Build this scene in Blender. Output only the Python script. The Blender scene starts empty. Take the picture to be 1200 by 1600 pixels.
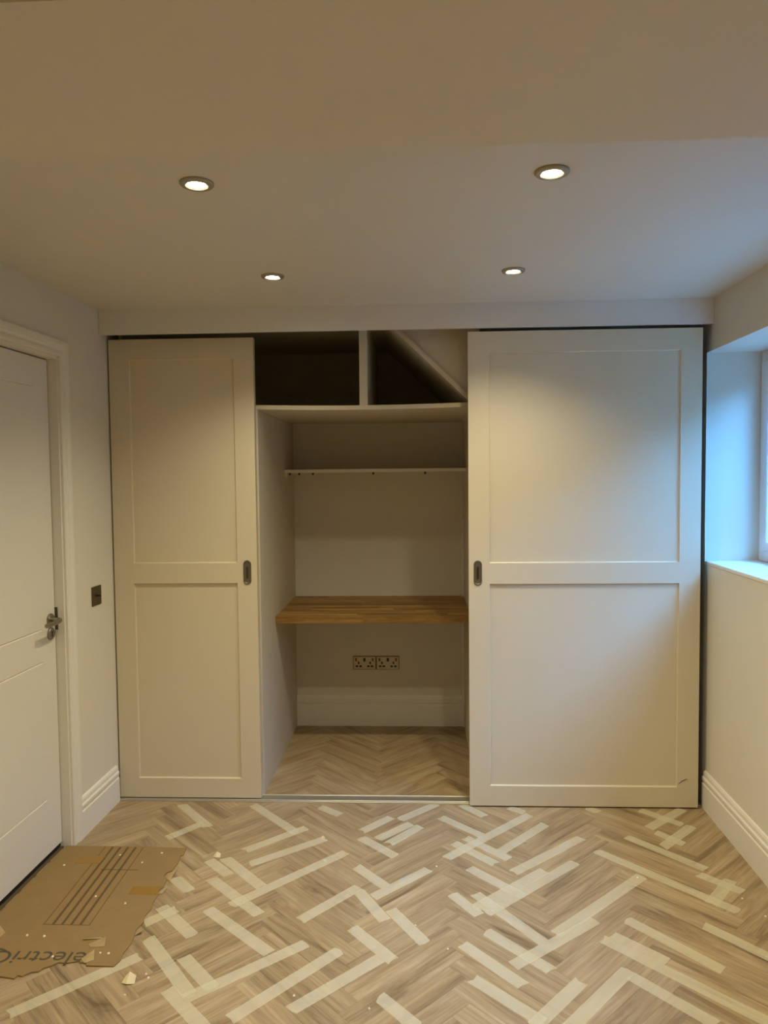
import bpy, bmesh, math, random
from mathutils import Vector, Matrix
random.seed(7)
S = bpy.context.scene
COL = S.collection

# ------------------------------------------------------------------ camera, sky, exposure
CAM_H = 1.57
FPX = 1165.3
cd = bpy.data.cameras.new('camera'); cam = bpy.data.objects.new('camera', cd); COL.objects.link(cam)
cd.sensor_fit = 'HORIZONTAL'; cd.sensor_width = 36.0; cd.lens = FPX / 1200 * 36.0
cd.clip_start = 0.02
yaw, pitch, roll = -0.0440, 0.0493, -0.0101
fw = Vector((math.sin(yaw) * math.cos(pitch), math.cos(yaw) * math.cos(pitch), -math.sin(pitch)))
rt = Vector((math.cos(yaw), -math.sin(yaw), 0)); up = rt.cross(fw)
r2 = rt * math.cos(roll) + up * math.sin(roll); u2 = up * math.cos(roll) - rt * math.sin(roll)
m3 = Matrix((r2, u2, -fw)).transposed()
cam.matrix_world = Matrix.Translation((0, 0, CAM_H)) @ m3.to_4x4()
S.camera = cam

LAMP_W = 45.0                      # watts of each ceiling downlight
LAMP_COL = (1.0, 0.92, 0.65)
SKY_COL = (0.105, 0.40, 1.0)
SKY_STR = 33.0
wd = bpy.data.worlds.new('sky'); S.world = wd; wd.use_nodes = True
bg = wd.node_tree.nodes['Background']
bg.inputs[0].default_value = (*SKY_COL, 1); bg.inputs[1].default_value = SKY_STR
S.view_settings.view_transform = 'Standard'; S.view_settings.look = 'None'
S.view_settings.gamma = 1; S.view_settings.use_curve_mapping = False
S.view_settings.exposure = 0.12

# ------------------------------------------------------------------ materials
def srgb(r, g, b):
    f = lambda c: (c / 255 / 12.92) if c / 255 <= .04045 else ((c / 255 + .055) / 1.055) ** 2.4
    return (f(r), f(g), f(b), 1)
MATS = {}
def mat(name, col, rough=.5, metal=0.0, noise=0.0, nscale=8.0, bump=0.0, bscale=200.0, spec=.5):
    if name in MATS: return MATS[name]
    m = bpy.data.materials.new(name); m.use_nodes = True; MATS[name] = m
    nt = m.node_tree; b = nt.nodes['Principled BSDF']
    b.inputs['Base Color'].default_value = col; b.inputs['Roughness'].default_value = rough
    b.inputs['Metallic'].default_value = metal; b.inputs['Specular IOR Level'].default_value = spec
    tc = nt.nodes.new('ShaderNodeTexCoord')
    if noise:
        n = nt.nodes.new('ShaderNodeTexNoise'); n.inputs['Scale'].default_value = nscale; n.inputs['Detail'].default_value = 4
        nt.links.new(tc.outputs['Object'], n.inputs['Vector'])
        r = nt.nodes.new('ShaderNodeValToRGB')
        r.color_ramp.elements[0].position = .3; r.color_ramp.elements[1].position = .7
        r.color_ramp.elements[0].color = tuple(c * (1 - noise) for c in col[:3]) + (1,)
        r.color_ramp.elements[1].color = tuple(min(1, c * (1 + noise)) for c in col[:3]) + (1,)
        nt.links.new(n.outputs['Fac'], r.inputs['Fac']); nt.links.new(r.outputs['Color'], b.inputs['Base Color'])
    if bump:
        n2 = nt.nodes.new('ShaderNodeTexNoise'); n2.inputs['Scale'].default_value = bscale; n2.inputs['Detail'].default_value = 3
        nt.links.new(tc.outputs['Object'], n2.inputs['Vector'])
        bp = nt.nodes.new('ShaderNodeBump'); bp.inputs['Strength'].default_value = bump; bp.inputs['Distance'].default_value = .002
        nt.links.new(n2.outputs['Fac'], bp.inputs['Height']); nt.links.new(bp.outputs['Normal'], b.inputs['Normal'])
    return m
def wood(name, c_dark, c_mid, c_light, along=(1.6, 26, 26), rough=.45, var=.25, knots=True):
    """grain along the object's local x; every piece shifts the pattern by its own random number"""
    m = bpy.data.materials.new(name); m.use_nodes = True; MATS[name] = m
    nt = m.node_tree; N = nt.nodes; L = nt.links; b = N['Principled BSDF']
    tc = N.new('ShaderNodeTexCoord'); oi = N.new('ShaderNodeObjectInfo')
    mu = N.new('ShaderNodeMath'); mu.operation = 'MULTIPLY'; mu.inputs[1].default_value = 37.0
    L.new(oi.outputs['Random'], mu.inputs[0])
    ad = N.new('ShaderNodeVectorMath'); ad.operation = 'ADD'
    L.new(tc.outputs['Object'], ad.inputs[0]); L.new(mu.outputs[0], ad.inputs[1])
    mp = N.new('ShaderNodeMapping'); mp.inputs['Scale'].default_value = along
    L.new(ad.outputs[0], mp.inputs['Vector'])
    n1 = N.new('ShaderNodeTexNoise'); n1.inputs['Scale'].default_value = 1.0; n1.inputs['Detail'].default_value = 10
    n1.inputs['Roughness'].default_value = .68; n1.inputs['Distortion'].default_value = 1.1
    L.new(mp.outputs[0], n1.inputs['Vector'])
    rp = N.new('ShaderNodeValToRGB'); e = rp.color_ramp.elements
    e[0].position = .30; e[0].color = c_dark; e[1].position = .72; e[1].color = c_light
    k = e.new(.48); k.color = c_mid
    L.new(n1.outputs['Fac'], rp.inputs['Fac'])
    # fine pores
    mp2 = N.new('ShaderNodeMapping'); mp2.inputs['Scale'].default_value = (along[0] * 4, along[1] * 11, along[2] * 11)
    L.new(ad.outputs[0], mp2.inputs['Vector'])
    n2 = N.new('ShaderNodeTexNoise'); n2.inputs['Scale'].default_value = 1; n2.inputs['Detail'].default_value = 3
    L.new(mp2.outputs[0], n2.inputs['Vector'])
    mr = N.new('ShaderNodeMapRange'); mr.inputs['From Min'].default_value = .3; mr.inputs['From Max'].default_value = .7
    mr.inputs['To Min'].default_value = .78; mr.inputs['To Max'].default_value = 1.12
    L.new(n2.outputs['Fac'], mr.inputs['Value'])
    # piece to piece tone
    mv = N.new('ShaderNodeMapRange'); mv.inputs['To Min'].default_value = 1 - var; mv.inputs['To Max'].default_value = 1 + var * .55
    L.new(oi.outputs['Random'], mv.inputs['Value'])
    mm = N.new('ShaderNodeMath'); mm.operation = 'MULTIPLY'; L.new(mr.outputs[0], mm.inputs[0]); L.new(mv.outputs[0], mm.inputs[1])
    mx = N.new('ShaderNodeVectorMath'); mx.operation = 'SCALE'
    L.new(rp.outputs['Color'], mx.inputs[0]); L.new(mm.outputs[0], mx.inputs['Scale'])
    L.new(mx.outputs[0], b.inputs['Base Color'])
    b.inputs['Roughness'].default_value = rough
    bp = N.new('ShaderNodeBump'); bp.inputs['Strength'].default_value = .12; bp.inputs['Distance'].default_value = .001
    L.new(n2.outputs['Fac'], bp.inputs['Height']); L.new(bp.outputs['Normal'], b.inputs['Normal'])
    return m
def emit(name, col, strength):
    m = bpy.data.materials.new(name); m.use_nodes = True; MATS[name] = m
    nt = m.node_tree; nt.nodes.remove(nt.nodes['Principled BSDF'])
    e = nt.nodes.new('ShaderNodeEmission'); e.inputs[0].default_value = (*col, 1); e.inputs[1].default_value = strength
    nt.links.new(e.outputs[0], nt.nodes['Material Output'].inputs[0]); return m
def glassy(name):
    m = bpy.data.materials.new(name); m.use_nodes = True; nt = m.node_tree
    nt.nodes.remove(nt.nodes['Principled BSDF'])
    t = nt.nodes.new('ShaderNodeBsdfTransparent'); t.inputs[0].default_value = (.96, .98, .98, 1)
    g = nt.nodes.new('ShaderNodeBsdfGlossy'); g.inputs['Roughness'].default_value = .02
    lw = nt.nodes.new('ShaderNodeLayerWeight')
    pw = nt.nodes.new('ShaderNodeMath'); pw.operation = 'POWER'; pw.inputs[1].default_value = 5.0; nt.links.new(lw.outputs['Facing'], pw.inputs[0])
    f = nt.nodes.new('ShaderNodeMapRange'); f.inputs['To Min'].default_value = .04; f.inputs['To Max'].default_value = .9; nt.links.new(pw.outputs[0], f.inputs['Value'])
    x = nt.nodes.new('ShaderNodeMixShader')
    nt.links.new(f.outputs[0], x.inputs[0]); nt.links.new(t.outputs[0], x.inputs[1]); nt.links.new(g.outputs[0], x.inputs[2])
    nt.links.new(x.outputs[0], nt.nodes['Material Output'].inputs[0]); return m

M_WALL = mat('wall_paint', srgb(224, 216, 199), .75, bump=.08, bscale=120, noise=.012, nscale=3)
M_CEIL = mat('ceiling_paint', srgb(222, 214, 197), .62, bump=.05, bscale=90, noise=.015, nscale=2)
M_TRIM = mat('white_gloss_trim', srgb(232, 226, 214), .38)
M_DOOR = mat('cream_wardrobe_paint', srgb(217, 203, 174), .42, noise=.008, nscale=5)
M_CARC = mat('carcass_paint', srgb(212, 200, 176), .55, noise=.015, nscale=6)
M_LEAF = mat('door_leaf_paint', srgb(228, 221, 208), .45)
M_NICKEL = mat('brushed_nickel', srgb(150, 145, 135), .32, 1.0)
M_NICKELD = mat('dark_nickel', srgb(96, 90, 80), .38, 1.0)
M_RING = mat('satin_nickel_ring', srgb(168, 160, 142), .45, .55)
M_PULL = mat('brushed_pewter', srgb(118, 108, 92), .42, .6)
M_SHADE = mat('shade_toned_board', srgb(196, 184, 152), .85, noise=.08, nscale=5)  # darker than the carcass paint, tone stands in for the compartments' deep shade
M_BRONZE = mat('bronze_plate', srgb(92, 78, 60), .42, .7)
M_BLACK = mat('black_plastic', srgb(18, 16, 15), .5)
M_GAP = mat('black_gap_strip', srgb(22, 21, 22), .7)  # black for the shaded gap under the hinged door
M_ALU = mat('aluminium_track', srgb(205, 200, 188), .35, .8)
M_STEEL = mat('satin_steel_plate', srgb(176, 164, 140), .4, .75)
M_BRASS = mat('brass_edge', srgb(120, 84, 44), .4, .8)
M_UPVC = mat('white_upvc', srgb(236, 238, 240), .3)
M_SCREED = mat('screed', srgb(96, 78, 56), .9)
M_PLANK = wood('oak_plank', srgb(108, 85, 58), srgb(166, 140, 104), srgb(192, 168, 132), along=(1.3, 11, 11), rough=.42, var=.09)
M_STAVE = wood('oak_worktop', srgb(104, 70, 26), srgb(156, 114, 52), srgb(188, 148, 78), along=(3.0, 34, 34), rough=.5, var=.42)
M_CARD = mat('cardboard', srgb(142, 114, 70), .85, noise=.05, nscale=14, bump=.15, bscale=60)
M_CARDIN = mat('torn_cardboard', srgb(172, 146, 102), .9, noise=.1, nscale=60)
M_PRINT = mat('grey_print', srgb(78, 68, 50), .8)
M_PRINT2 = mat('brown_print', srgb(96, 72, 40), .8)
M_PARCEL = mat('brown_parcel_tape', srgb(146, 108, 46), .25)
M_FLAKE = mat('plaster_flake', srgb(232, 222, 200), .8)
M_SCRAP = mat('torn_tape', srgb(214, 196, 156), .7)
M_LEAVES = mat('hedge_leaves', srgb(62, 84, 44), .6, noise=.3, nscale=20)
M_HEDGE = mat('hedge_green', srgb(44, 56, 38), .8, noise=.35, nscale=9)
M_GROUND = mat('bounce_paving', srgb(142, 140, 132), .9, noise=.1, nscale=2)
M_GLASS = glassy('window_glass')
M_LENS = emit('lamp_lens', (1.0, .95, .84), 60.0)
# masking tape: thin crepe paper, the floor shows through
M_TAPE = mat('masking_tape', srgb(242, 230, 196), .85, noise=.05, nscale=70, spec=.15)
M_TAPE.node_tree.nodes['Principled BSDF'].inputs['Alpha'].default_value = .29

# ------------------------------------------------------------------ helpers
IDENT = lambda x, y, z: (x, y, z)
class MB:
    def __init__(self, tf=IDENT): self.v = []; self.f = []; self.tf = tf; self.smooth = False
    def box(self, x0, x1, y0, y1, z0, z1, ch=0.0):
        n = len(self.v)
        if ch <= 0:
            for z in (z0, z1):
                for (x, y) in ((x0, y0), (x1, y0), (x1, y1), (x0, y1)): self.v.append(self.tf(x, y, z))
            self.f += [tuple(n + i for i in q) for q in ((3, 2, 1, 0), (4, 5, 6, 7), (0, 1, 5, 4), (1, 2, 6, 5), (2, 3, 7, 6), (3, 0, 4, 7))]
            return self
        bm = bmesh.new(); bmesh.ops.create_cube(bm, size=1)
        for v in bm.verts:
            v.co = Vector(((x0 + x1) / 2 + v.co.x * (x1 - x0), (y0 + y1) / 2 + v.co.y * (y1 - y0), (z0 + z1) / 2 + v.co.z * (z1 - z0)))
        bmesh.ops.bevel(bm, geom=bm.edges[:], offset=ch, segments=1, affect='EDGES', profile=.5)
        return self.add_bm(bm)
    def add_bm(self, bm):
        n = len(self.v); bm.verts.index_update()
        for v in bm.verts: self.v.append(self.tf(*v.co))
        for f in bm.faces: self.f.append(tuple(n + v.index for v in f.verts))
        bm.free(); return self
    def prism(self, pts, fn, a, b):
        """closed outline pts (p,q), swept from a to b; fn(p,q,t)->(x,y,z)"""
        n = len(self.v); k = len(pts)
        for t in (a, b):
            for (p, q) in pts: self.v.append(self.tf(*fn(p, q, t)))
        for i in range(k):
            j = (i + 1) % k; self.f.append((n + i, n + j, n + k + j, n + k + i))
        self.f.append(tuple(n + i for i in reversed(range(k)))); self.f.append(tuple(n + k + i for i in range(k)))
        return self
    def lathe(self, prof, c, ax='z', seg=24, sx=1.0, sy=1.0):
        """profile [(r,h)...] turned round axis ax through c"""
        n = len(self.v)
        for (r, h) in prof:
            for i in range(seg):
                a = 2 * math.pi * i / seg; p, q = r * math.cos(a) * sx, r * math.sin(a) * sy
                if ax == 'z': w = (c[0] + p, c[1] + q, c[2] + h)
                elif ax == 'x': w = (c[0] + h, c[1] + p, c[2] + q)
                else: w = (c[0] + p, c[1] + h, c[2] + q)
                self.v.append(self.tf(*w))
        for k in range(len(prof) - 1):
            for i in range(seg):
                j = (i + 1) % seg
                self.f.append((n + k * seg + i, n + k * seg + j, n + (k + 1) * seg + j, n + (k + 1) * seg + i))
        self.f.append(tuple(n + i for i in reversed(range(seg))))
        e = n + (len(prof) - 1) * seg; self.f.append(tuple(e + i for i in range(seg)))
        return self
    def tube(self, pts, r, seg=10):
        n = len(self.v); P = [Vector(p) for p in pts]
        for i, p in enumerate(P):
            d = (P[min(i + 1, len(P) - 1)] - P[max(i - 1, 0)]).normalized()
            a = d.cross(Vector((0, 0, 1))) if abs(d.z) < .9 else d.cross(Vector((1, 0, 0)))
            a.normalize(); b = d.cross(a); rr = r[i] if isinstance(r, (list, tuple)) else r
            for k in range(seg):
                t = 2 * math.pi * k / seg; self.v.append(self.tf(*(p + a * rr * math.cos(t) + b * rr * math.sin(t))))
        for i in range(len(P) - 1):
            for k in range(seg):
                j = (k + 1) % seg; self.f.append((n + i * seg + k, n + i * seg + j, n + (i + 1) * seg + j, n + (i + 1) * seg + k))
        self.f.append(tuple(n + k for k in reversed(range(seg)))); e = n + (len(P) - 1) * seg
        self.f.append(tuple(e + k for k in range(seg))); return self
    def build(self, name, m, parent=None, smooth=False, origin=None):
        xs, ys, zs = zip(*self.v)
        o = Vector(origin) if origin else Vector(((min(xs) + max(xs)) / 2, (min(ys) + max(ys)) / 2, min(zs)))
        me = bpy.data.meshes.new(name)
        me.from_pydata([(Vector(v) - o)[:] for v in self.v], [], self.f)
        bm = bmesh.new(); bm.from_mesh(me); bmesh.ops.recalc_face_normals(bm, faces=bm.faces[:]); bm.to_mesh(me); bm.free()
        me.materials.append(m)
        if smooth:
            me.polygons.foreach_set('use_smooth', [True] * len(me.polygons))
            try: me.set_sharp_from_angle(angle=math.radians(35))
            except Exception: pass
        ob = bpy.data.objects.new(name, me); COL.objects.link(ob); place(ob, o, parent); return ob
WPOS = {}
def place(ob, w, parent):
    WPOS[ob] = Vector(w)
    if parent is not None: ob.parent = parent; ob.location = Vector(w) - WPOS[parent]
    else: ob.location = w
def tag(o, label, cat, group=None, kind=None):
    o['label'] = label; o['category'] = cat
    if group: o['group'] = group
    if kind: o['kind'] = kind
    return o
def thing(name, label, cat, loc, group=None, kind=None):
    o = bpy.data.objects.new(name, None); o.empty_display_size = .05; COL.objects.link(o); place(o, Vector(loc), None)
    return tag(o, label, cat, group, kind)
def copy_tree(o, parent=None, delta=None):
    c = o.copy(); COL.objects.link(c)
    if parent is not None: c.parent = parent
    for ch in [x for x in list(bpy.data.objects) if x.parent == o]: copy_tree(ch, c)
    if delta is not None: c.location = o.location + Vector(delta)
    return c

# ------------------------------------------------------------------ dimensions (metres; y goes away from the camera)
XL, SL = -1.4767, .0283          # left wall: x = XL + SL*(y-3.3)
XR, SR = 1.3389, .0159           # right wall
CEIL = 2.35
YREAR = -1.3                     # wall behind the camera
YB = 4.614                       # back of the alcove
YEND = 4.75
PEL_Y, PEL_Z = 3.447, 2.236
YC = 3.58                        # front of the carcass boards
AX0, AX1 = -.762, .285           # inside faces of the alcove
LW = lambda d, s, z: (XL + SL * (s - 3.3) + d, s - SL * d, z)      # d: out of the left wall into the room, s: along it
RW = lambda d, s, z: (XR + SR * (s - 3.3) - d, s + SR * d, z)      # the same for the right wall
def wl(y): return XL + SL * (y - 3.3)
def wr(y): return XR + SR * (y - 3.3)

# ------------------------------------------------------------------ floor
def clip(poly, f):               # keep f>=0
    out = []
    for i in range(len(poly)):
        a, b = poly[i], poly[(i + 1) % len(poly)]; fa, fb = f(a), f(b)
        if fa >= 0: out.append(a)
        if (fa >= 0) != (fb >= 0):
            t = fa / (fa - fb); out.append((a[0] + (b[0] - a[0]) * t, a[1] + (b[1] - a[1]) * t))
    return out
fl = MB(); fl.prism([(wl(YREAR) - .2, YREAR - .1), (wr(YREAR) + .2, YREAR - .1), (wr(YEND) + .2, YEND), (wl(YEND) - .2, YEND)], lambda p, q, t: (p, q, t), -.08, -.003)
floor = fl.build('floor', M_SCREED); tag(floor, 'pale oak herringbone plank floor', 'floor', kind='structure')
PW, NL = .078, 6; PL = PW * NL; R2 = math.sqrt(.5)
X0, V0 = -.132, 1.495
phase = (V0 + X0 * R2) / PW; phase = (phase - math.floor(phase)) * PW   # a row seam runs through v = V0
def uv2xy(u, v): return (X0 + (u - v) * R2, (u + v) * R2 + phase * 2 * R2 * .5)
def uv2xy(u, v):
    vv = v + phase; return (X0 + (u - vv) * R2, (u + vv) * R2)
MESHC = {}
def plank_mesh(pts):
    key = tuple((round(a, 4), round(b, 4)) for a, b in pts)
    if key in MESHC: return MESHC[key]
    k = len(pts); cx = sum(p[0] for p in pts) / k; cy = sum(p[1] for p in pts) / k
    def ins(d):
        r = []
        for (x, y) in pts:
            l = math.hypot(x - cx, y - cy); r.append((x - math.copysign(min(d, abs(x - cx)), x - cx), y - math.copysign(min(d, abs(y - cy)), y - cy)))
        return r
    a, b = ins(.0001), ins(.0006)
    V = [(x, y, -.0035) for x, y in a] + [(x, y, -.0005) for x, y in a] + [(x, y, 0) for x, y in b]
    F = []
    for q in (0, k):
        for i in range(k):
            j = (i + 1) % k; F.append((q + i, q + j, q + k + j, q + k + i))
    F.append(tuple(2 * k + i for i in range(k)))
    me = bpy.data.meshes.new('plank'); me.from_pydata(V, [], F); me.materials.append(M_PLANK); MESHC[key] = me; return me
planks = []
for k in range(-60, 110):
    for m_ in range(-8, 9):
        planks.append((k + 2 * NL * m_, k, NL, 1))
        c = k + 2 * NL * m_
        planks.append((c, k - 2 * NL + 1, 1, NL))
rest = []
n_pl = 0
for (cu, cv, lu, lv) in planks:
    q = [uv2xy(a * PW, b * PW) for a, b in ((cu, cv), (cu + lu, cv), (cu + lu, cv + lv), (cu, cv + lv))]
    cx = sum(p[0] for p in q) / 4; cy = sum(p[1] for p in q) / 4
    if cy < YREAR - .3 or cy > YB + .4 or abs(cx) > 2: continue
    if cy > 3.85 and (cx < AX0 - .3 or cx > AX1 + .3): continue
    poly = clip(q, lambda p: p[0] - wl(p[1]) + .03)
    if len(poly) > 2: poly = clip(poly, lambda p: wr(p[1]) - p[0])
    if len(poly) > 2: poly = clip(poly, lambda p: YB - p[1])
    if len(poly) > 2: poly = clip(poly, lambda p: p[1] - YREAR)
    if len(poly) < 3: continue
    area = abs(sum(poly[i][0] * poly[(i + 1) % len(poly)][1] - poly[(i + 1) % len(poly)][0] * poly[i][1] for i in range(len(poly)))) / 2
    if area < .0006: continue
    ang = math.pi / 4 if lu > lv else -math.pi / 4
    ca, sa = math.cos(-ang), math.sin(-ang)
    loc = [((x - cx) * ca - (y - cy) * sa, (x - cx) * sa + (y - cy) * ca) for x, y in poly]
    if cy < 1.65: rest.append((cx, cy, ang, loc)); continue
    ob = bpy.data.objects.new('plank', plank_mesh(loc)); COL.objects.link(ob)
    WPOS[ob] = Vector((cx, cy, 0)); ob.parent = floor; ob.location = WPOS[ob] - WPOS[floor]; ob.rotation_euler = (0, 0, ang); n_pl += 1
mbr = MB()
for (cx, cy, ang, loc) in rest:
    ca, sa = math.cos(ang), math.sin(ang)
    p = [(cx + x * ca * .997 - y * sa * .997, cy + x * sa * .997 + y * ca * .997) for x, y in loc]
    mbr.prism(p, lambda a, b, t: (a, b, t), -.0035, 0)
ro = mbr.build('planks_behind', M_PLANK, floor); ro['kind'] = 'stuff'

# ------------------------------------------------------------------ ceiling, walls
ce = MB(); ce.box(-1.75, 1.75, YREAR - .1, YEND, CEIL, CEIL + .15)
tag(ce.build('ceiling', M_CEIL), 'flat white plaster ceiling above the downlights', 'ceiling', kind='structure')
BZ = 2.14                         # boxed beam that crosses the room in front of the first pair of downlights
BY1 = 1.331; BY0 = 0.902
w = MB(); w.prism([(wl(BY0) , BY0), (wr(BY0), BY0), (wr(BY1), BY1), (wl(BY1), BY1)], lambda p, q, t: (p, q, t), BZ, CEIL)
tag(w.build('ceiling_beam', M_CEIL), 'boxed white ceiling beam crossing the room', 'beam', kind='structure')
zr = CEIL
WTOP = zr + .02
# left wall with the door opening
DO0, DO1, DOZ = 2.262, 3.060, 2.076     # opening
w = MB(LW)
w.box(-.14, 0, YREAR, DO0, -.02, WTOP); w.box(-.14, 0, DO1, YEND, -.02, WTOP); w.box(-.14, 0, DO0, DO1, DOZ, WTOP)
tag(w.build('wall_left', M_WALL), 'off-white painted wall with the panel door', 'wall', kind='structure')
w = MB(LW); w.box(-.20, -.145, DO0 - .1, DO1 + .1, -.02, DOZ + .1)  # unseen panel added to stop sky leaking in round the door
tag(w.build('door_light_block', M_WALL), 'added unseen panel behind the panel door that stops sky light', 'wall', kind='structure')
# right wall with the window opening
WY0, WY1, WZ0, WZ1, WD = 1.93, 3.533, 1.157, 2.119, .245
w = MB(RW)
w.box(-.33, 0, YREAR, WY0, -.02, WTOP); w.box(-.33, 0, WY1, YEND, -.02, WTOP)
w.box(-.33, 0, WY0, WY1, -.02, WZ0 - .012); w.box(-.33, 0, WY0, WY1, WZ1, WTOP)
tag(w.build('wall_right', M_WALL), 'off-white painted wall with the deep window recess', 'wall', kind='structure')
w = MB(); w.box(-1.9, 1.9, YREAR - .1, YREAR, -.02, WTOP)
tag(w.build('wall_rear', M_WALL), 'plain off-white wall facing the wardrobe', 'wall', kind='structure')
w = MB(); w.box(-1.65, 1.7, YB, YB + .1, -.02, CEIL + .02)
tag(w.build('wall_back', M_WALL), 'off-white wall at the back of the desk alcove', 'wall', kind='structure')

# skirting boards: torus profile
SK = [(0, 0), (.018, 0), (.018, .112), (.0125, .117), (.0125, .123), (.018, .128), (.018, .140), (.012, .146), (.011, .160), (.007, .168), (0, .170)]
def skirting(name, tf, a, b, label, h=1.0):
    mb = MB(tf); mb.prism([(p, q * h) for p, q in SK], lambda p, q, t: (p, t, q), a, b)
    return tag(mb.build(name, M_TRIM), label, 'skirting board', kind='structure')
skirting('baseboard_left', LW, 3.118, 3.498, 'short moulded white skirting board between door frame and wardrobe', 1.03)
skirting('baseboard_right', RW, YREAR, 3.49, 'long moulded white skirting board under the window', 1.03)
skirting('baseboard_back', lambda p, t, q: (t, YB - p, q), AX0, AX1, 'moulded white skirting board at the back of the alcove', 1.15)
skirting('baseboard_door_side', LW, YREAR, DO0 - .075, 'moulded white skirting board on the hinge side of the door', 1.03)

# ------------------------------------------------------------------ hinged door in the left wall
lin = MB(LW)
lin.box(-.14, 0, DO1 - .012, DO1, 0, DOZ); lin.box(-.14, 0, DO0, DO0 + .012, 0, DOZ); lin.box(-.14, 0, DO0, DO1, DOZ - .012, DOZ)
lin.box(-.105, -.082, DO1 - .024, DO1 - .012, 0, DOZ - .012); lin.box(-.105, -.082, DO0 + .012, DO0 + .024, 0, DOZ - .012); lin.box(-.105, -.082, DO0 + .02, DO1 - .02, DOZ - .026, DOZ - .012)
fr = thing('trim_1', 'white moulded door frame round the panel door', 'door frame', LW(0, (DO0 + DO1) / 2, 0), kind='structure')
lin.build('lining', M_TRIM, fr)
AR = [(0, 0), (.010, 0), (.014, .004), (.014, .016), (.011, .019), (.011, .026), (.016, .032), (.019, .046), (.019, .060), (.015, .066), (0, .068)]
def arch_leg(s, sg):
    mb = MB(LW)
    n = len(AR)
    for t in (0, 1):
        for (p, q) in AR: mb.v.append(LW(p, s + sg * q, (DOZ + q) if t else 0.0))
    for i in range(n):
        j = (i + 1) % n; mb.f.append((i, j, n + j, n + i))
    mb.f += [tuple(range(n)), tuple(range(n, 2 * n))]
    return mb.build('architrave', M_TRIM, fr)
arch_leg(DO1 - .004, 1); arch_leg(DO0 + .004, -1)
mb = MB(LW); n = len(AR)
for t in (0, 1):
    for (p, q) in AR: mb.v.append(LW(p, (DO1 - .004 + q) if t else (DO0 + .004 - q), DOZ + q))
for i in range(n):
    j = (i + 1) % n; mb.f.append((i, j, n + j, n + i))
mb.f += [tuple(range(n)), tuple(range(n, 2 * n))]
mb.build('architrave', M_TRIM, fr)
# leaf with real grooves
LF0, LF1, LFD = DO0 + .016, DO1 - .0155, -.040
dr = thing('door_1', 'white hinged door with thin horizontal grooves and a lever handle', 'door', LW(LFD, (LF0 + LF1) / 2, 0), kind='structure')
lf = MB(LW)
GR = [.252, .821, .955, 1.940]
zs = [.024]
for g in GR: zs += [g - .004, g, g + .004]
zs += [2.058]
ss = [LF0, LF0 + .105, LF0 + .110, LF1 - .110, LF1 - .105, LF1]
b0 = len(lf.v)
for iz, z in enumerate(zs):
    g = (iz >= 1 and iz < len(zs) - 1 and (iz - 1) % 3 == 1)
    for js, s in enumerate(ss):
        lf.v.append(LW(LFD - (.004 if g and js in (2, 3) else 0), s, z))
W_ = len(ss)
for i in range(len(zs) - 1):
    for j in range(W_ - 1): lf.f.append((i * W_ + j, i * W_ + j + 1, (i + 1) * W_ + j + 1, (i + 1) * W_ + j))
# back and sides
nb = len(lf.v)
for z in (zs[0], zs[-1]):
    for s in (LF0, LF1): lf.v.append(LW(LFD - .040, s, z))
lf.f.append((nb, nb + 1, nb + 3, nb + 2))
lf.f.append(tuple(range(W_)) + (nb + 1, nb)); top = (len(zs) - 1) * W_
lf.f.append(tuple(top + j for j in range(W_)) + (nb + 3, nb + 2))
lf.f.append(tuple(i * W_ for i in range(len(zs))) + (nb + 2, nb))
lf.f.append(tuple(i * W_ + W_ - 1 for i in range(len(zs))) + (nb + 3, nb + 1))
lf.build('door_leaf', M_LEAF, dr)
sl = MB(LW); sl.box(LFD - .034, LFD - .006, LF0, LF1, .006, .0245); sl.build('gap_strip', M_GAP, dr)['label'] = 'black strip standing in for the dark gap under the door'  # black strip put in for the shade of the gap below the leaf
# handle: rose, neck, lever that runs back towards the hinges
HS, HZ = 3.005, .985
hd = MB(LW); hd.lathe([(.026, 0), (.026, .006), (.024, .009), (.012, .010)], (LFD, HS, HZ), 'x', 28)
h = hd.build('door_handle', M_NICKEL, dr, True)
lv = MB(LW); lv.tube([(LFD + .008, HS, HZ), (LFD + .030, HS, HZ), (LFD + .046, HS - .004, HZ), (LFD + .052, HS - .018, HZ - .001), (LFD + .053, HS - .05, HZ - .003), (LFD + .052, HS - .09, HZ - .004), (LFD + .050, HS - .118, HZ - .003)], [.0095, .009, .0092, .0095, .009, .0085, .0088], 14)
lv.build('lever', M_NICKEL, h, True)
es = MB(LW); es.lathe([(.026, 0), (.026, .006), (.023, .009)], (LFD, HS, HZ - .058), 'x', 28)
e1 = es.build('keyhole_escutcheon', M_NICKEL, dr, True)
kh = MB(LW); kh.lathe([(.0055, 0), (.0055, .0006)], (LFD + .009, HS, HZ - .052), 'x', 14); kh.box(LFD + .009, LFD + .0096, HS - .003, HS + .003, HZ - .072, HZ - .054)
kh.build('keyhole', M_BLACK, e1)
st = MB(LW); st.box(LFD - .026, LFD + .012, DO1 - .0135, DO1 - .0115, HZ - .050, HZ + .045, .0004)
st.build('strike_plate', M_NICKELD, fr)
# bronze switch plate
sw = thing('light_switch', 'square bronze light switch plate beside the door frame', 'light switch', LW(0, 3.343, .987))
p = MB(LW); p.box(0, .005, 3.297, 3.388, .987, 1.075, .0015); p.build('plate', M_BRONZE, sw)
p = MB(LW); p.lathe([(.006, 0), (.006, .003), (.0035, .004), (.003, .014), (.0042, .018), (.002, .020)], (.005, 3.3425, 1.031), 'x', 14); p.build('toggle', M_BLACK, sw, True)

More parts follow.
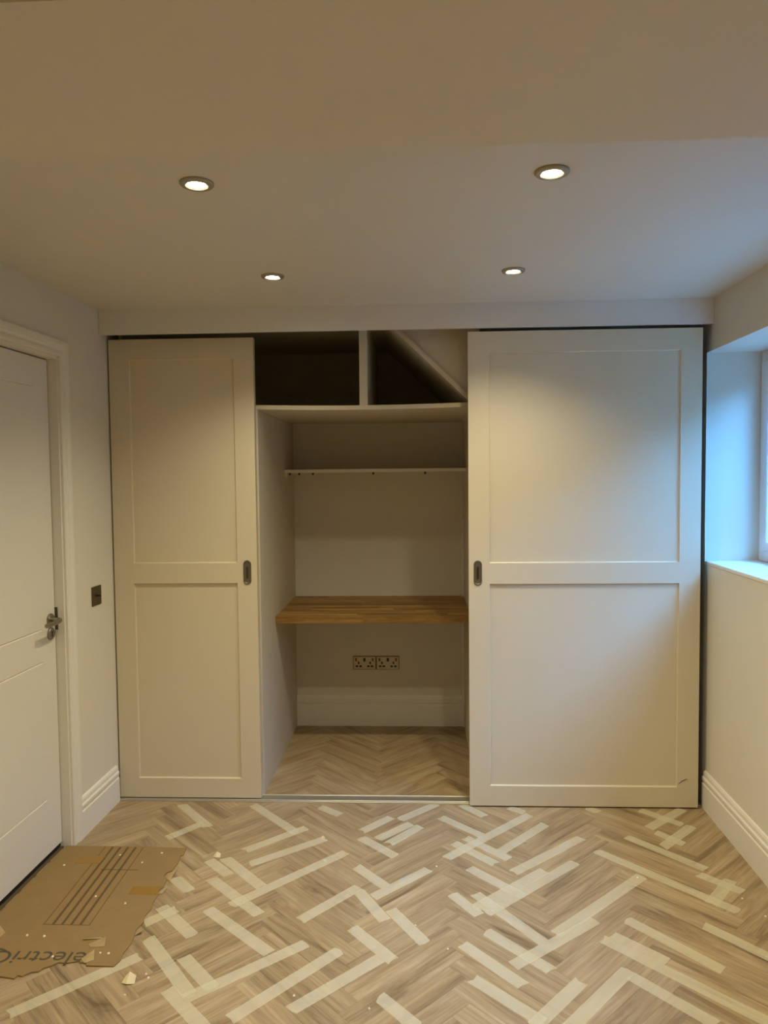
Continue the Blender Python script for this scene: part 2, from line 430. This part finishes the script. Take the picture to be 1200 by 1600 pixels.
# ------------------------------------------------------------------ window in the right wall
wn = thing('window_1', 'white framed window set deep in the right wall', 'window', RW(-WD, (WY0 + WY1) / 2, WZ0), kind='structure')
f0, f1 = -WD - .060, -WD
wf = MB(RW); FW = .05
wf.box(f0, f1, WY0, WY0 + FW, WZ0, WZ1, .003); wf.box(f0, f1, WY1 - FW, WY1, WZ0, WZ1, .003)
wf.box(f0, f1, WY0 + FW, WY1 - FW, WZ0, WZ0 + FW, .003); wf.box(f0, f1, WY0 + FW, WY1 - FW, WZ1 - FW, WZ1, .003)
m1 = WY0 + (WY1 - WY0) / 3; m2 = WY0 + (WY1 - WY0) * 2 / 3
for m_ in (m1, m2): wf.box(f0, f1, m_ - .028, m_ + .028, WZ0 + FW, WZ1 - FW, .003)
wf.build('window_frame', M_UPVC, wn)
for (a, b) in ((WY0 + FW, m1 - .028), (m1 + .028, m2 - .028), (m2 + .028, WY1 - FW)):
    sa = MB(RW); a += .001; b -= .001; z0, z1 = WZ0 + FW + .001, WZ1 - FW - .001; k = .042
    g0, g1 = f0 + .008, f1 + .010
    sa.box(g0, g1, a, a + k, z0, z1, .004); sa.box(g0, g1, b - k, b, z0, z1, .004)
    sa.box(g0, g1, a + k, b - k, z0, z0 + k, .004); sa.box(g0, g1, a + k, b - k, z1 - k, z1, .004)
    so = sa.build('sash', M_UPVC, wn)
    pn = MB(RW); pn.box(f0 + .026, f0 + .032, a + k - .004, b - k + .004, z0 + k - .004, z1 - k + .004); pn.build('pane', M_GLASS, so)
si = MB(RW); si.box(-WD, .004, WY0, WY1, WZ0 - .018, WZ0, .003); si.build('window_sill', M_TRIM, wn)
# outside the window, largely invented to shape the daylight
g = MB(); g.box(1.70, 14, -8, 14, .5, .78)  # unseen paving, raised to bounce skylight up to the ceiling
tag(g.build('bounce_ground', M_GROUND), 'invented grey paving outside the window, raised to bounce sky light', 'ground', kind='structure')
bm = bmesh.new(); bmesh.ops.create_grid(bm, x_segments=110, y_segments=34, size=.5)
hv = []
for v in bm.verts:
    a, b = v.co.x + .5, v.co.y + .5
    rr = .16 * math.sin(a * 57 + b * 23) + .14 * math.sin(a * 31 - b * 41) + random.uniform(-.12, .12)
    v.co = Vector((2.9 + .35 * b * b + rr * .5, -5 + a * 16, 0.7 + b * 2.05 + (rr * .5 if b > .9 else 0)))
ext = bmesh.ops.extrude_face_region(bm, geom=bm.faces[:])
for v in [x for x in ext['geom'] if isinstance(x, bmesh.types.BMVert)]: v.co.x += .9
hm = MB(); hm.add_bm(bm)
hg = thing('sky_screen_hedge', 'green hedge outside the window, shaped to screen the low sky', 'hedge', (3.2, 3.0, .7))  # largely invented, sized to keep low sky light off the far wall
hm.build('core', M_HEDGE, hg, True)
lm = MB(); lr = random.Random(3)
for i in range(7000):
    b_ = lr.random(); a_ = lr.random()
    c_ = Vector((2.84 + .35 * b_ * b_ + lr.uniform(-.14, .06), -3 + a_ * 10, .74 + b_ * 2.08))
    d_ = Vector((lr.uniform(-1, .3), lr.uniform(-1, 1), lr.uniform(-.6, 1))).normalized(); e_ = d_.cross(Vector((lr.uniform(-.4, .4), .2, 1))).normalized()
    l_ = lr.uniform(.035, .06); k_ = len(lm.v)
    lm.v += [(c_ + d_ * l_)[:], (c_ + e_ * l_ * .4)[:], (c_ - d_ * l_)[:], (c_ - e_ * l_ * .4 + Vector((-.008, 0, 0)))[:]]
    lm.f.append((k_, k_ + 1, k_ + 2, k_ + 3))
lo_ = lm.build('foliage', M_LEAVES, hg); lo_['kind'] = 'stuff'

# ------------------------------------------------------------------ wardrobe front
pm = MB(); pm.prism([(wl(PEL_Y) + .002, PEL_Y), (wr(PEL_Y) - .002, PEL_Y), (wr(PEL_Y) - .002, PEL_Y + .018), (wl(PEL_Y) + .002, PEL_Y + .018)], lambda p, q, t: (p, q, t), PEL_Z, CEIL + .001)
tag(pm.build('pelmet_board', M_TRIM), 'long white pelmet board hiding the sliding door track under the ceiling', 'pelmet')
tt = thing('top_track', 'grey aluminium top track hidden behind the pelmet board', 'door track', (0, 3.52, 2.25))
b = MB(); b.box(wl(3.5) + .01, wr(3.5) - .01, 3.4655, 3.578, 2.320, CEIL); b.build('track_body', M_ALU, tt)
for (a, c) in ((3.4655, 3.469), (3.512, 3.516), (3.572, 3.576)):
    b = MB(); b.box(wl(3.5) + .01, wr(3.5) - .01, a, c, 2.258, 2.321); b.build('track_fin', M_ALU, tt)
def sliding_door(x0, x1, yf, zt, label, pull_x):
    t = thing('sliding_door', label, 'sliding door', ((x0 + x1) / 2, yf + .018, .007))
    z0 = .007; ST = .0955; T = .036; RC = .010
    def part(nm, a, b, c, d, y0=yf, y1=yf + T, mt=M_DOOR):
        q = MB(); q.box(a, b, y0, y1, c, d); return q.build(nm, mt, t)
    part('stile', x0, x0 + ST, z0, zt); part('stile', x1 - ST, x1, z0, zt)
    part('rail', x0 + ST, x1 - ST, z0, .102); part('rail', x0 + ST, x1 - ST, 1.060, 1.157); part('rail', x0 + ST, x1 - ST, zt - .096, zt)
    for (a, b) in ((.102, 1.060), (1.157, zt - .096)):
        q = MB()
        # panel set back, with a small sloped bead round it
        A, B, Cc, D = x0 + ST, x1 - ST, a, b; k = .004
        q.v += [(A, yf + RC - .004, Cc), (B, yf + RC - .004, Cc), (B, yf + RC - .004, D), (A, yf + RC - .004, D),
                (A + k, yf + RC, Cc + k), (B - k, yf + RC, Cc + k), (B - k, yf + RC, D - k), (A + k, yf + RC, D - k),
                (A, yf + T - .008, Cc), (B, yf + T - .008, Cc), (B, yf + T - .008, D), (A, yf + T - .008, D)]
        q.f += [(4, 5, 6, 7), (0, 1, 5, 4), (1, 2, 6, 5), (2, 3, 7, 6), (3, 0, 4, 7), (8, 9, 10, 11), (0, 1, 9, 8), (1, 2, 10, 9), (2, 3, 11, 10), (3, 0, 8, 11)]
        q.build('panel', M_DOOR, t)
    # flush pull: stadium shaped cup
    def stad(w_, h_, seg=9):
        r = w_ / 2; pts = []
        for i in range(seg): a = math.pi * i / (seg - 1); pts.append((r * math.cos(a), h_ / 2 - r + r * math.sin(a)))
        for i in range(seg): a = math.pi + math.pi * i / (seg - 1); pts.append((r * math.cos(a), -(h_ / 2 - r) + r * math.sin(a)))
        return pts
    zc = 1.1115
    q = MB(); rings = [(stad(.038, .117), -.0005), (stad(.038, .117), -.0028), (stad(.036, .115), -.0038), (stad(.028, .107), -.0038), (stad(.024, .100), -.0010), (stad(.021, .096), -.0008)]
    n = len(rings[0][0])
    for (pp, dy) in rings:
        for (a, c) in pp: q.v.append((pull_x + a, yf + dy, zc + c))
    for k in range(len(rings) - 1):
        for i in range(n): j = (i + 1) % n; q.f.append((k * n + i, k * n + j, (k + 1) * n + j, (k + 1) * n + i))
    q.f.append(tuple((len(rings) - 1) * n + i for i in range(n))); q.f.append(tuple(range(n)))
    pl = q.build('flush_pull', M_PULL, t, True); pl['label'] = 'dark nickel stadium-shaped flush pull'
    q = MB(); pp = stad(.010, .060); q.prism(pp, lambda a, c, tt: (pull_x + a, tt, zc + c), yf - .0022, yf - .0005); q.build('finger_cup', M_NICKELD, pl)
    return t
dl = sliding_door(-1.462, -.767, 3.526, 2.226, 'narrower cream sliding door beside the light switch wall', -.814)
d2 = sliding_door(.240, 1.2985, 3.466, 2.222, 'wide cream sliding door beside the window wall', .281)
q = MB(); q.tube([(1.208, 3.4655, .118), (1.222, 3.4652, .131), (1.240, 3.4652, .140), (1.250, 3.4655, .142)], [.0006, .0012, .0012, .0005], 6)
q.build('scuff_mark', M_BLACK, d2)['label'] = 'small dark curved scuff'
# floor track
tr = thing('floor_track', 'twin-channel aluminium floor track for the sliding doors', 'door track', (-.05, 3.535, 0))
b = MB(); b.box(wl(3.5) + .012, wr(3.5) - .012, 3.494, 3.576, -.001, .0018); b.build('track_base', M_ALU, tr)
for (a, c) in ((3.494, 3.499), (3.510, 3.5175), (3.5685, 3.576)):
    b = MB(); b.box(wl(3.5) + .012, wr(3.5) - .012, a, c, .0015, .0062, .0008); b.build('track_lip', M_ALU, tr)

# ------------------------------------------------------------------ alcove carcass
b = MB(); b.box(AX0 - .018, AX0, YC, YB, 0, 1.891)
tag(b.build('side_panel', M_CARC), 'tall painted side panel of the alcove, next to the narrow sliding door', 'panel')
b = MB(); b.box(AX1, AX1 + .018, YC, YB, 0, 2.318)
tag(b.build('side_panel', M_CARC), 'tall painted side panel of the alcove, mostly behind the wide sliding door', 'panel')
sp = thing('trim_2', 'slim white corner batten in the back corner of the alcove', 'batten', (AX1 - .006, YB - .015, 0), kind='structure')
for (a_, c_) in ((0, .781), (.8195, 1.300)):
    b = MB(); b.box(AX1 - .012, AX1, YB - .030, YB, a_, c_); b.build('corner_batten', M_TRIM, sp)
ca = thing('open_top_unit', 'painted open unit over the desk alcove with square and sloping compartments', 'shelving unit', ((AX0 + AX1) / 2, (YC + YB) / 2, 1.89))
UX0 = -1.42
b = MB(); b.box(UX0, AX1, 3.602, YB - .006, 2.318, 2.336); b.build('top_panel', M_SHADE, ca)
b = MB(); b.box(UX0, AX1, YB - .006, YB, 1.905, 2.318); b.build('back_panel', M_SHADE, ca)  # added lining over the back wall, in the shade tone
b = MB(); b.box(UX0, AX0, YC, YB - .006, 1.892, 1.913); b.build('top_shelf', M_CARC, ca)
b = MB(); b.box(UX0 - .012, UX0, YC, YB, 1.892, 2.336); b.build('end_panel', M_SHADE, ca)
# top shelf sags slightly in the middle
SZ, STH = 1.913, .021
b = MB(); n = 12; nv = []
for i in range(n + 1):
    u = i / n; x = AX0 + (AX1 - AX0) * u; dz = -.008 * math.sin(math.pi * u) ** 1
    for (y, z) in ((YC, SZ - STH), (YC, SZ), (YB, SZ), (YB, SZ - STH)): b.v.append((x, y, z + dz * (1 if y == YC else .3)))
for i in range(n):
    for k in range(4): j = (k + 1) % 4; b.f.append((i * 4 + k, i * 4 + j, i * 4 + 4 + j, i * 4 + 4 + k))
b.f += [(0, 1, 2, 3), (n * 4, n * 4 + 1, n * 4 + 2, n * 4 + 3)]
b.build('top_shelf', M_CARC, ca)
b = MB(); b.box(-.269, -.231, YC - .001, YB, SZ - .012, 2.318); b.build('divider', M_CARC, ca)
# sloping board (lower edge from (-.09,2.246) to (.240,1.930)) and the filler panel above it
sx0, sz0, sx1, sz1 = -.165, 2.318, .285, 1.886
dx, dz = sx1 - sx0, sz1 - sz0; l = math.hypot(dx, dz); nx, nz = -dz / l, dx / l; th = .022
b = MB(); b.prism([(sx0, sz0), (sx1, sz1), (sx1 , sz1 + th / (dx / l)), (sx0 + th / (-dz / l), sz0)], lambda p, q, t: (p, t, q), YC, YB)
b.build('sloping_board', M_CARC, ca)
b = MB(); b.prism([(sx0 + th / (-dz / l), sz0), (sx1, sz1 + th / (dx / l)), (sx1, sz0)], lambda p, q, t: (p, t, q), YC + .012, YC + .030)
b.build('filler_panel', M_CARC, ca)
# narrow shelf at eye height
sh = thing('narrow_shelf', 'narrow white shelf board fixed across the alcove above the desk', 'shelf', ((AX0 + AX1) / 2, 4.45, 1.588))
b = MB(); b.box(AX0, AX1, 4.287, YB, 1.588, 1.607, .001); b.build('shelf_board', M_TRIM, sh)
for x in (-.755 + .02, -.68 + .0, -.60, -.25, .05):
    b = MB(); b.lathe([(.006, 0), (.006, -.010), (.004, -.014)], (x, 4.31, 1.588), 'z', 10); b.build('shelf_pin', M_NICKELD, sh)
b = MB(); b.box(AX0, AX0 + .014, 4.30, 4.58, 1.560, 1.588); b.build('shelf_support', M_CARC, sh)

# desk: solid timber worktop made of staves
DZ, DT, DY0 = .819, .037, 3.935
dk = thing('desk_worktop', 'thick oak block worktop of glued staves fitted as a desk in the alcove', 'desk', ((AX0 + AX1) / 2, (DY0 + YB) / 2, DZ - DT))
rows = 14; sw_ = (YB - .002 - DY0) / rows
for r in range(rows):
    x = AX0 + .001; y0 = DY0 + r * sw_
    first = True
    while x < AX1 - .002:
        ln = random.uniform(.28, .62) if not first else random.uniform(.12, .5); first = False
        x2 = min(AX1 - .001, x + ln)
        if AX1 - x2 < .08: x2 = AX1 - .001
        b = MB(); b.box(x, x2, y0, y0 + sw_, DZ - DT, DZ - random.uniform(0, .0003), .0006); b.build('stave', M_STAVE, dk)
        x = x2

# double sockets on the alcove wall
so = thing('double_socket', 'double wall socket in satin steel with dark rocker switches, under the desk', 'wall socket', (-.335, YB, .354), 'pair of double sockets side by side')
b = MB(); b.box(-.335 - .072, -.335 + .072, YB - .004, YB, .354, .440, .001); b.build('back_plate', M_BRASS, so)
b = MB(); b.box(-.335 - .069, -.335 + .069, YB - .007, YB - .0038, .357, .437, .001); b.build('face_plate', M_STEEL, so)
for sx in (-.036, .036):
    for (px, pz, wx, wz) in ((0, .398, .0065, .0105), (-.0115, .376, .0105, .0075), (.0115, .376, .0105, .0075)):
        b = MB(); b.box(-.335 + sx + px - wx * .75, -.335 + sx + px + wx * .75, YB - .0075, YB - .0069, pz - wz * .75, pz + wz * .75); b.build('pin_hole', M_BLACK, so)
b = MB(); b.box(-.335 - .007, -.335 + .007, YB - .0095, YB - .0069, .407, .428, .001); b.build('rocker_switch', M_BLACK, so)
for sx in (-.052, .052):
    b = MB(); b.box(-.335 + sx - .006, -.335 + sx + .006, YB - .0095, YB - .0069, .408, .428, .001); b.build('rocker_switch', M_BRASS, so)
copy_tree(so, None, (.146, 0, 0))

# ------------------------------------------------------------------ ceiling downlights
def downlight(x, y, z, label, group):
    t = thing('ceiling_downlight', label, 'ceiling light', (x, y, z), group)
    b = MB(); b.lathe([(.045, .001), (.045, -.004), (.042, -.0075), (.030, -.0085), (.0242, -.004), (.0242, -.003)], (x, y, z), 'z', 40); b.build('trim_ring', M_RING, t, True)
    b = MB(); b.lathe([(.0238, -.0030), (.0232, -.0048), (.018, -.0056)], (x, y, z), 'z', 32); b.build('lens', M_LENS, t, True)
    ld = bpy.data.lights.new('bulb', 'SPOT'); ld.energy = LAMP_W; ld.color = LAMP_COL; ld.spot_size = math.radians(130); ld.spot_blend = 1.0; ld.shadow_soft_size = .022
    lo = bpy.data.objects.new('bulb', ld); COL.objects.link(lo); lo.parent = t; lo.location = (0, 0, -.014)
    return t
g = 'recessed downlights in a grid on the ceiling'
downlight(-.577, 1.998, CEIL, 'round nickel ceiling downlight next to the boxed beam, on the door side', g)
downlight(.356, 1.985, CEIL, 'round nickel ceiling downlight next to the boxed beam, on the window side', g)
downlight(-.554, 2.926, CEIL, 'round nickel ceiling downlight close to the pelmet, on the door side', g)
downlight(.377, 2.920, CEIL, 'round nickel ceiling downlight close to the pelmet, on the window side', g)
for (x, y) in ((-.585, .25), (.345, .24)):
    downlight(x, y, CEIL, 'round nickel ceiling downlight on the far side of the boxed beam', g)

# ------------------------------------------------------------------ cardboard sheet by the door
out = [(-1.505, 3.046), (-1.25, 3.047), (-.985, 3.040), (-.979, 2.985), (-.990, 2.975), (-.981, 2.92), (-.986, 2.86), (-1.002, 2.845), (-1.006, 2.82), (-.986, 2.80), (-.981, 2.74), (-.992, 2.715), (-.982, 2.70), (-.984, 2.64), (-.976, 2.60), (-.983, 2.55), (-.974, 2.519), (-.984, 2.47), (-.972, 2.40), (-.979, 2.345), (-.974, 2.31), (-.984, 2.279),
       (-1.075, 2.281), (-1.082, 2.298), (-1.10, 2.293), (-1.106, 2.303), (-1.14, 2.292), (-1.172, 2.293), (-1.19, 2.274), (-1.205, 2.266), (-1.215, 2.247), (-1.235, 2.245), (-1.255, 2.224), (-1.27, 2.228), (-1.275, 2.213), (-1.33, 2.222), (-1.43, 2.224), (-1.535, 2.226), (-1.520, 2.56)]
CT = .0045
cb = thing('cardboard_sheet', 'torn brown cardboard sheet lying on the floor against the door', 'cardboard', (-1.23, 2.64, 0))
b = MB(); b.prism(out, lambda p, q, t: (p, q, t), .0006, CT); b.build('sheet', M_CARD, cb)
for i in range(6):
    a = Vector((-1.333 + .164 * i / 5, 3.040)); c = Vector((-1.322 + .163 * i / 5, 2.493)); w_ = .0016 if i in (0, 5) else .0048
    b = MB(); b.prism([(a.x - w_, a.y), (a.x + w_, a.y), (c.x + w_, c.y), (c.x - w_, c.y)], lambda p, q, t: (p, q, t), CT - .0002, CT + .0003); b.build('printed_line', M_PRINT2, cb)
for (ya, xa, xb, w_) in ((2.493, -1.325, -1.157, .0014), (2.86, -1.275, -1.125, .0022)):
    b = MB(); b.box(xa, xb, ya - w_, ya + w_, CT - .0002, CT + .0003); b.build('printed_line', M_PRINT2, cb)
for (xa, xb, ya, yb) in ((-1.405, -1.300, 2.905, 2.965), (-1.098, -.988, 2.685, 2.742)):
    b = MB(); b.box(xa, xb, ya, yb, CT - .0002, CT + .0005); b.build('parcel_tape', M_PARCEL, cb)
# lettering, seen upside down
tcv = bpy.data.curves.new('lettering', 'FONT'); tcv.body = 'electriQ'; tcv.size = .094; tcv.extrude = .0002; tcv.space_character = 1.02
to = bpy.data.objects.new('lettering_tmp', tcv); COL.objects.link(to)
bpy.context.view_layer.update()
me = bpy.data.meshes.new_from_object(to.evaluated_get(bpy.context.evaluated_depsgraph_get()))
bpy.data.objects.remove(to); me.materials.clear(); me.materials.append(M_PRINT)
lt = bpy.data.objects.new('lettering', me); COL.objects.link(lt); place(lt, Vector((-1.092, 2.345, CT + .0002)), cb); lt.rotation_euler = (0, 0, math.pi)
lt['label'] = 'grey electriQ lettering printed upside down'
# torn flaps
def flap(pts, z, lift, nm='torn_flap', mt=None):
    b = MB(); n = len(pts)
    for t in (0, 1):
        for i, (x, y) in enumerate(pts): b.v.append((x, y, z + (lift if i == 0 else 0) + t * .0015))
    for i in range(n): j = (i + 1) % n; b.f.append((i, j, n + j, n + i))
    b.f += [tuple(range(n)), tuple(range(n, 2 * n))]
    return b.build(nm, mt or M_CARDIN, cb)
flap([(-1.06, 2.40), (-1.115, 2.385), (-1.10, 2.37), (-1.055, 2.375)], CT, .018)
flap([(-1.075, 2.345), (-1.06, 2.305), (-1.085, 2.29), (-1.105, 2.31)], CT, .010)
flap([(-1.145, 2.405), (-1.08, 2.418), (-1.09, 2.425), (-1.14, 2.412)], CT, .004)
flap([(-1.50, 2.50), (-1.43, 2.44), (-1.44, 2.40), (-1.52, 2.42)], CT, .012)
flap([(-.965, 2.86), (-.995, 2.84), (-.99, 2.80), (-.972, 2.79)], .001, .008)
flap([(-.962, 2.73), (-.985, 2.72), (-.985, 2.695), (-.97, 2.70)], .001, .006)
flap([(-.952, 2.455), (-.98, 2.485), (-.978, 2.44)], .001, .012)

# ------------------------------------------------------------------ masking tape strips (ends measured on the floor)
TP = [  # the two ends of every strip on the floor, in metres
 (-1.142,3.463,-0.948,3.239), (-1.097,3.135,-0.979,3.275), (-0.792,3.463,-0.542,3.194), (-0.732,3.032,-0.501,3.243),
 (-0.684,2.925,-0.410,3.139), (-0.694,2.632,-0.308,3.026), (-0.860,2.946,-0.750,2.836), (-0.800,2.968,-0.604,2.757),
 (-0.815,2.811,-0.576,2.579), (-0.962,2.812,-0.874,2.724), (-0.946,2.617,-0.778,2.447), (-0.973,2.511,-0.883,2.606),
 (-0.770,2.605,-0.499,2.366), (-0.925,2.429,-0.701,2.160), (-0.776,2.183,-0.620,2.028), (-0.777,2.338,-0.634,2.187),
 (-0.711,2.143,-0.382,2.420), (-1.207,2.066,-0.922,2.334), (-0.549,2.068,-0.266,2.386), (-0.386,2.101,-0.129,2.350),
 (-0.236,2.509,-0.089,2.338), (-0.232,2.741,-0.122,2.553), (-0.107,2.623,0.016,2.431), (-0.424,2.548,-0.232,2.767),
 (-0.174,2.699,0.037,2.903), (-0.256,2.916,-0.132,2.774), (-0.252,3.212,-0.126,3.351), (-0.180,3.144,-0.035,3.290),
 (-0.129,3.106,0.005,3.266), (-0.253,3.154,-0.099,3.000), (-0.091,3.326,0.089,3.496), (0.198,3.491,0.302,3.367),
 (0.097,3.356,0.272,3.183), (0.111,2.990,0.510,3.391), (0.146,3.118,0.305,2.949), (0.198,3.165,0.364,2.991),
 (0.337,3.047,0.564,3.297), (0.200,2.912,0.385,2.718), (0.372,2.888,0.699,3.176), (0.238,2.609,0.632,2.972),
 (0.196,2.635,0.495,2.905), (0.120,2.728,0.209,2.600), (0.206,2.735,0.414,2.445), (0.226,2.503,0.416,2.303),
 (0.297,2.324,0.613,2.576), (0.463,2.492,0.865,2.872), (0.142,2.427,0.317,2.229), (0.163,2.257,0.352,2.075),
 (0.496,2.255,0.322,2.062), (0.658,2.316,0.412,2.050), (-0.122,2.168,-0.014,2.052), (0.726,2.583,0.952,2.322),
 (0.614,2.471,0.997,2.092), (0.651,2.494,0.790,2.360), (0.658,2.283,0.837,2.085), (0.981,2.557,1.145,2.370),
 (0.735,3.062,1.138,2.644), (0.889,3.192,1.129,2.931), (1.088,2.892,1.207,2.769), (1.061,2.690,1.192,2.848),
 (1.014,3.271,1.224,3.459), (1.027,3.448,1.171,3.305), (1.020,3.101,1.209,3.293), (1.035,3.230,1.115,3.130),
 (0.787,3.469,0.830,3.424), (-0.470,3.449,-0.361,3.365), (0.422,3.462,0.486,3.410),
]
TWID = .047
STR = []
def inb(v, a, b): return a <= v <= b
for i, (xa, ya, xb, yb) in enumerate(TP):
    a = Vector((xa, ya)); c = Vector((xb, yb)); d = c - a; ln = d.length; ang = math.atan2(d.y, d.x)
    rnd = random.Random(i * 13 + 5)
    z0 = .00012 + .00009 * (i % 7)
    n_ = 3; V = []
    e0 = [rnd.uniform(-.006, .006) + k * .006 * rnd.uniform(-1, 1) for k in (-1, 0, 1)]; e1 = [rnd.uniform(-.006, .006) for _ in range(3)]
    for t in (0, 1):
        for k in range(3): V.append((-ln / 2 + e0[k], (k - 1) * TWID / 2, t * .00018))
        for k in range(3): V.append((ln / 2 + e1[2 - k], (1 - k) * TWID / 2, t * .00018))
    F = [tuple(reversed(range(6))), tuple(range(6, 12))] + [(k, (k + 1) % 6, 6 + (k + 1) % 6, 6 + k) for k in range(6)]
    me = bpy.data.meshes.new('masking_tape_strip'); me.from_pydata(V, [], F); me.materials.append(M_TAPE)
    o = bpy.data.objects.new('masking_tape_strip', me); COL.objects.link(o)
    mid = (a + c) / 2; o.location = (mid.x, mid.y, z0); o.rotation_euler = (0, 0, ang)
    STR.append((o, a, c, ln, ang, mid))
def crosses(p, q):
    def side(a, b, c): return (b.x - a.x) * (c.y - a.y) - (b.y - a.y) * (c.x - a.x)
    return side(p[1], p[2], q[1]) * side(p[1], p[2], q[2]) < 0 and side(q[1], q[2], p[1]) * side(q[1], q[2], p[2]) < 0
for st in STR:
    o, a, c, ln, ang, mid = st
    size = 'very long' if ln > .56 else 'long' if ln > .40 else 'short' if ln < .2 else 'shortish' if ln < .28 else 'medium'
    nc = sum(1 for t in STR if t is not st and crosses(st, t))
    rel = ('uncrossed', 'crossed once', 'crossed twice', 'crossed repeatedly')[min(nc, 3)]
    if mid.x < -.78: X = 'the narrow door'
    elif mid.x < -.26: X = 'the alcove'
    elif mid.x < .24: X = 'the desk sockets'
    elif mid.x < .75: X = "the wide door's pull half"
    else: X = "the wide door's window half"
    far = 'nearest' if mid.y > 3.12 else 'a stride from' if mid.y > 2.7 else 'far from'
    if mid.x < -.78 and mid.y < 2.75: far, X = 'beside', 'the torn cardboard'
    tag(o, f'{size} masking tape strip {rel}, {far} {X}', 'masking tape', 'masking tape strips stuck across the floor joints')
seen = {}
for st in STR: seen.setdefault(st[0]['label'], []).append(st)
for lab, lst in seen.items():
    if len(lst) > 1:
        for st in lst: st[0]['label'] = lab.replace('masking tape', ('window-angled' if math.sin(2 * st[4]) < 0 else 'door-angled') + ' masking tape')

# loose flakes and scraps
def scrap(name, px, py, s, h, label, cat, group, mt=M_FLAKE, seed=0, z=0.0):
    x, y = px, py; rnd = random.Random(seed); k = 5
    b = MB(); pts = [(x + s * rnd.uniform(.6, 1.1) * math.cos(2 * math.pi * i / k), y + s * rnd.uniform(.6, 1.2) * math.sin(2 * math.pi * i / k)) for i in range(k)]
    for i, p in enumerate(pts): b.v.append((p[0], p[1], z + .0003))
    for i, p in enumerate(pts): b.v.append((x + (p[0] - x) * .7, y + (p[1] - y) * .7, z + h * rnd.uniform(.5, 1)))
    for i in range(k): j = (i + 1) % k; b.f.append((i, j, k + j, k + i))
    b.f += [tuple(range(k)), tuple(range(k, 2 * k))]
    return tag(b.build(name, mt), label, cat, group)
for i, (px, py) in enumerate([(-1.439, 2.888), (-1.212, 2.669), (-1.074, 2.994), (-1.128, 2.915), (-1.242, 2.974), (-1.348, 2.428), (-1.286, 2.426), (-1.055, 2.343), (-1.026, 2.341), (-1.204, 2.319), (-1.083, 2.626)]):
    scrap('plaster_flake', px, py, .006, .004, 'tiny white plaster flake lying on the cardboard sheet', 'debris', 'plaster flakes on the cardboard', seed=i, z=CT)
for i, (px, py) in enumerate([(-0.868, 2.251), (-0.854, 2.233), (-0.898, 2.154), (0.092, 2.402), (-0.152, 2.119), (-0.385, 2.957), (-0.383, 2.166), (-0.016, 2.529), (1.186, 2.726), (0.845, 2.862), (0.068, 2.924), (1.219, 2.616)]):
    scrap('plaster_flake', px, py, .005, .003, 'tiny white plaster flake on the bare oak planks', 'debris', 'plaster flakes on the planks', seed=40 + i)
# curled tape scraps
def curl(px, py, s, seed, label):
    x, y = px, py; rnd = random.Random(seed); b = MB()
    pts = [(-1, -.4), (-.2, -.7), (.9, -.5), (.7, .5), (-.3, .7), (-.9, .5)]; zz = [.000, .004, .000, .010, .022, .006]
    for t in (0, 1):
        for (p, q), h in zip(pts, zz): b.v.append((x + p * s, y + q * s * 1.3, .0010 + h * s / .03 + t * .0004))
    n = 6
    for i in range(n): j = (i + 1) % n; b.f.append((i, j, n + j, n + i))
    for o in (0, n): b.f += [(o, o + 1, o + 4), (o, o + 4, o + 5), (o + 1, o + 2, o + 3), (o + 1, o + 3, o + 4)]
    tag(b.build('tape_scrap', M_SCRAP), label, 'tape scrap', 'curled scraps of masking tape')
curl(-0.907, 2.217, .022, 1, 'crumpled cream tape scrap on the planks beside the cardboard corner')
curl(-0.836, 2.982, .016, 2, 'curled tape scrap at the end of two parallel tape strips')
curl(-0.417, 3.145, .009, 3, 'small lifted tape end in front of the alcove opening')
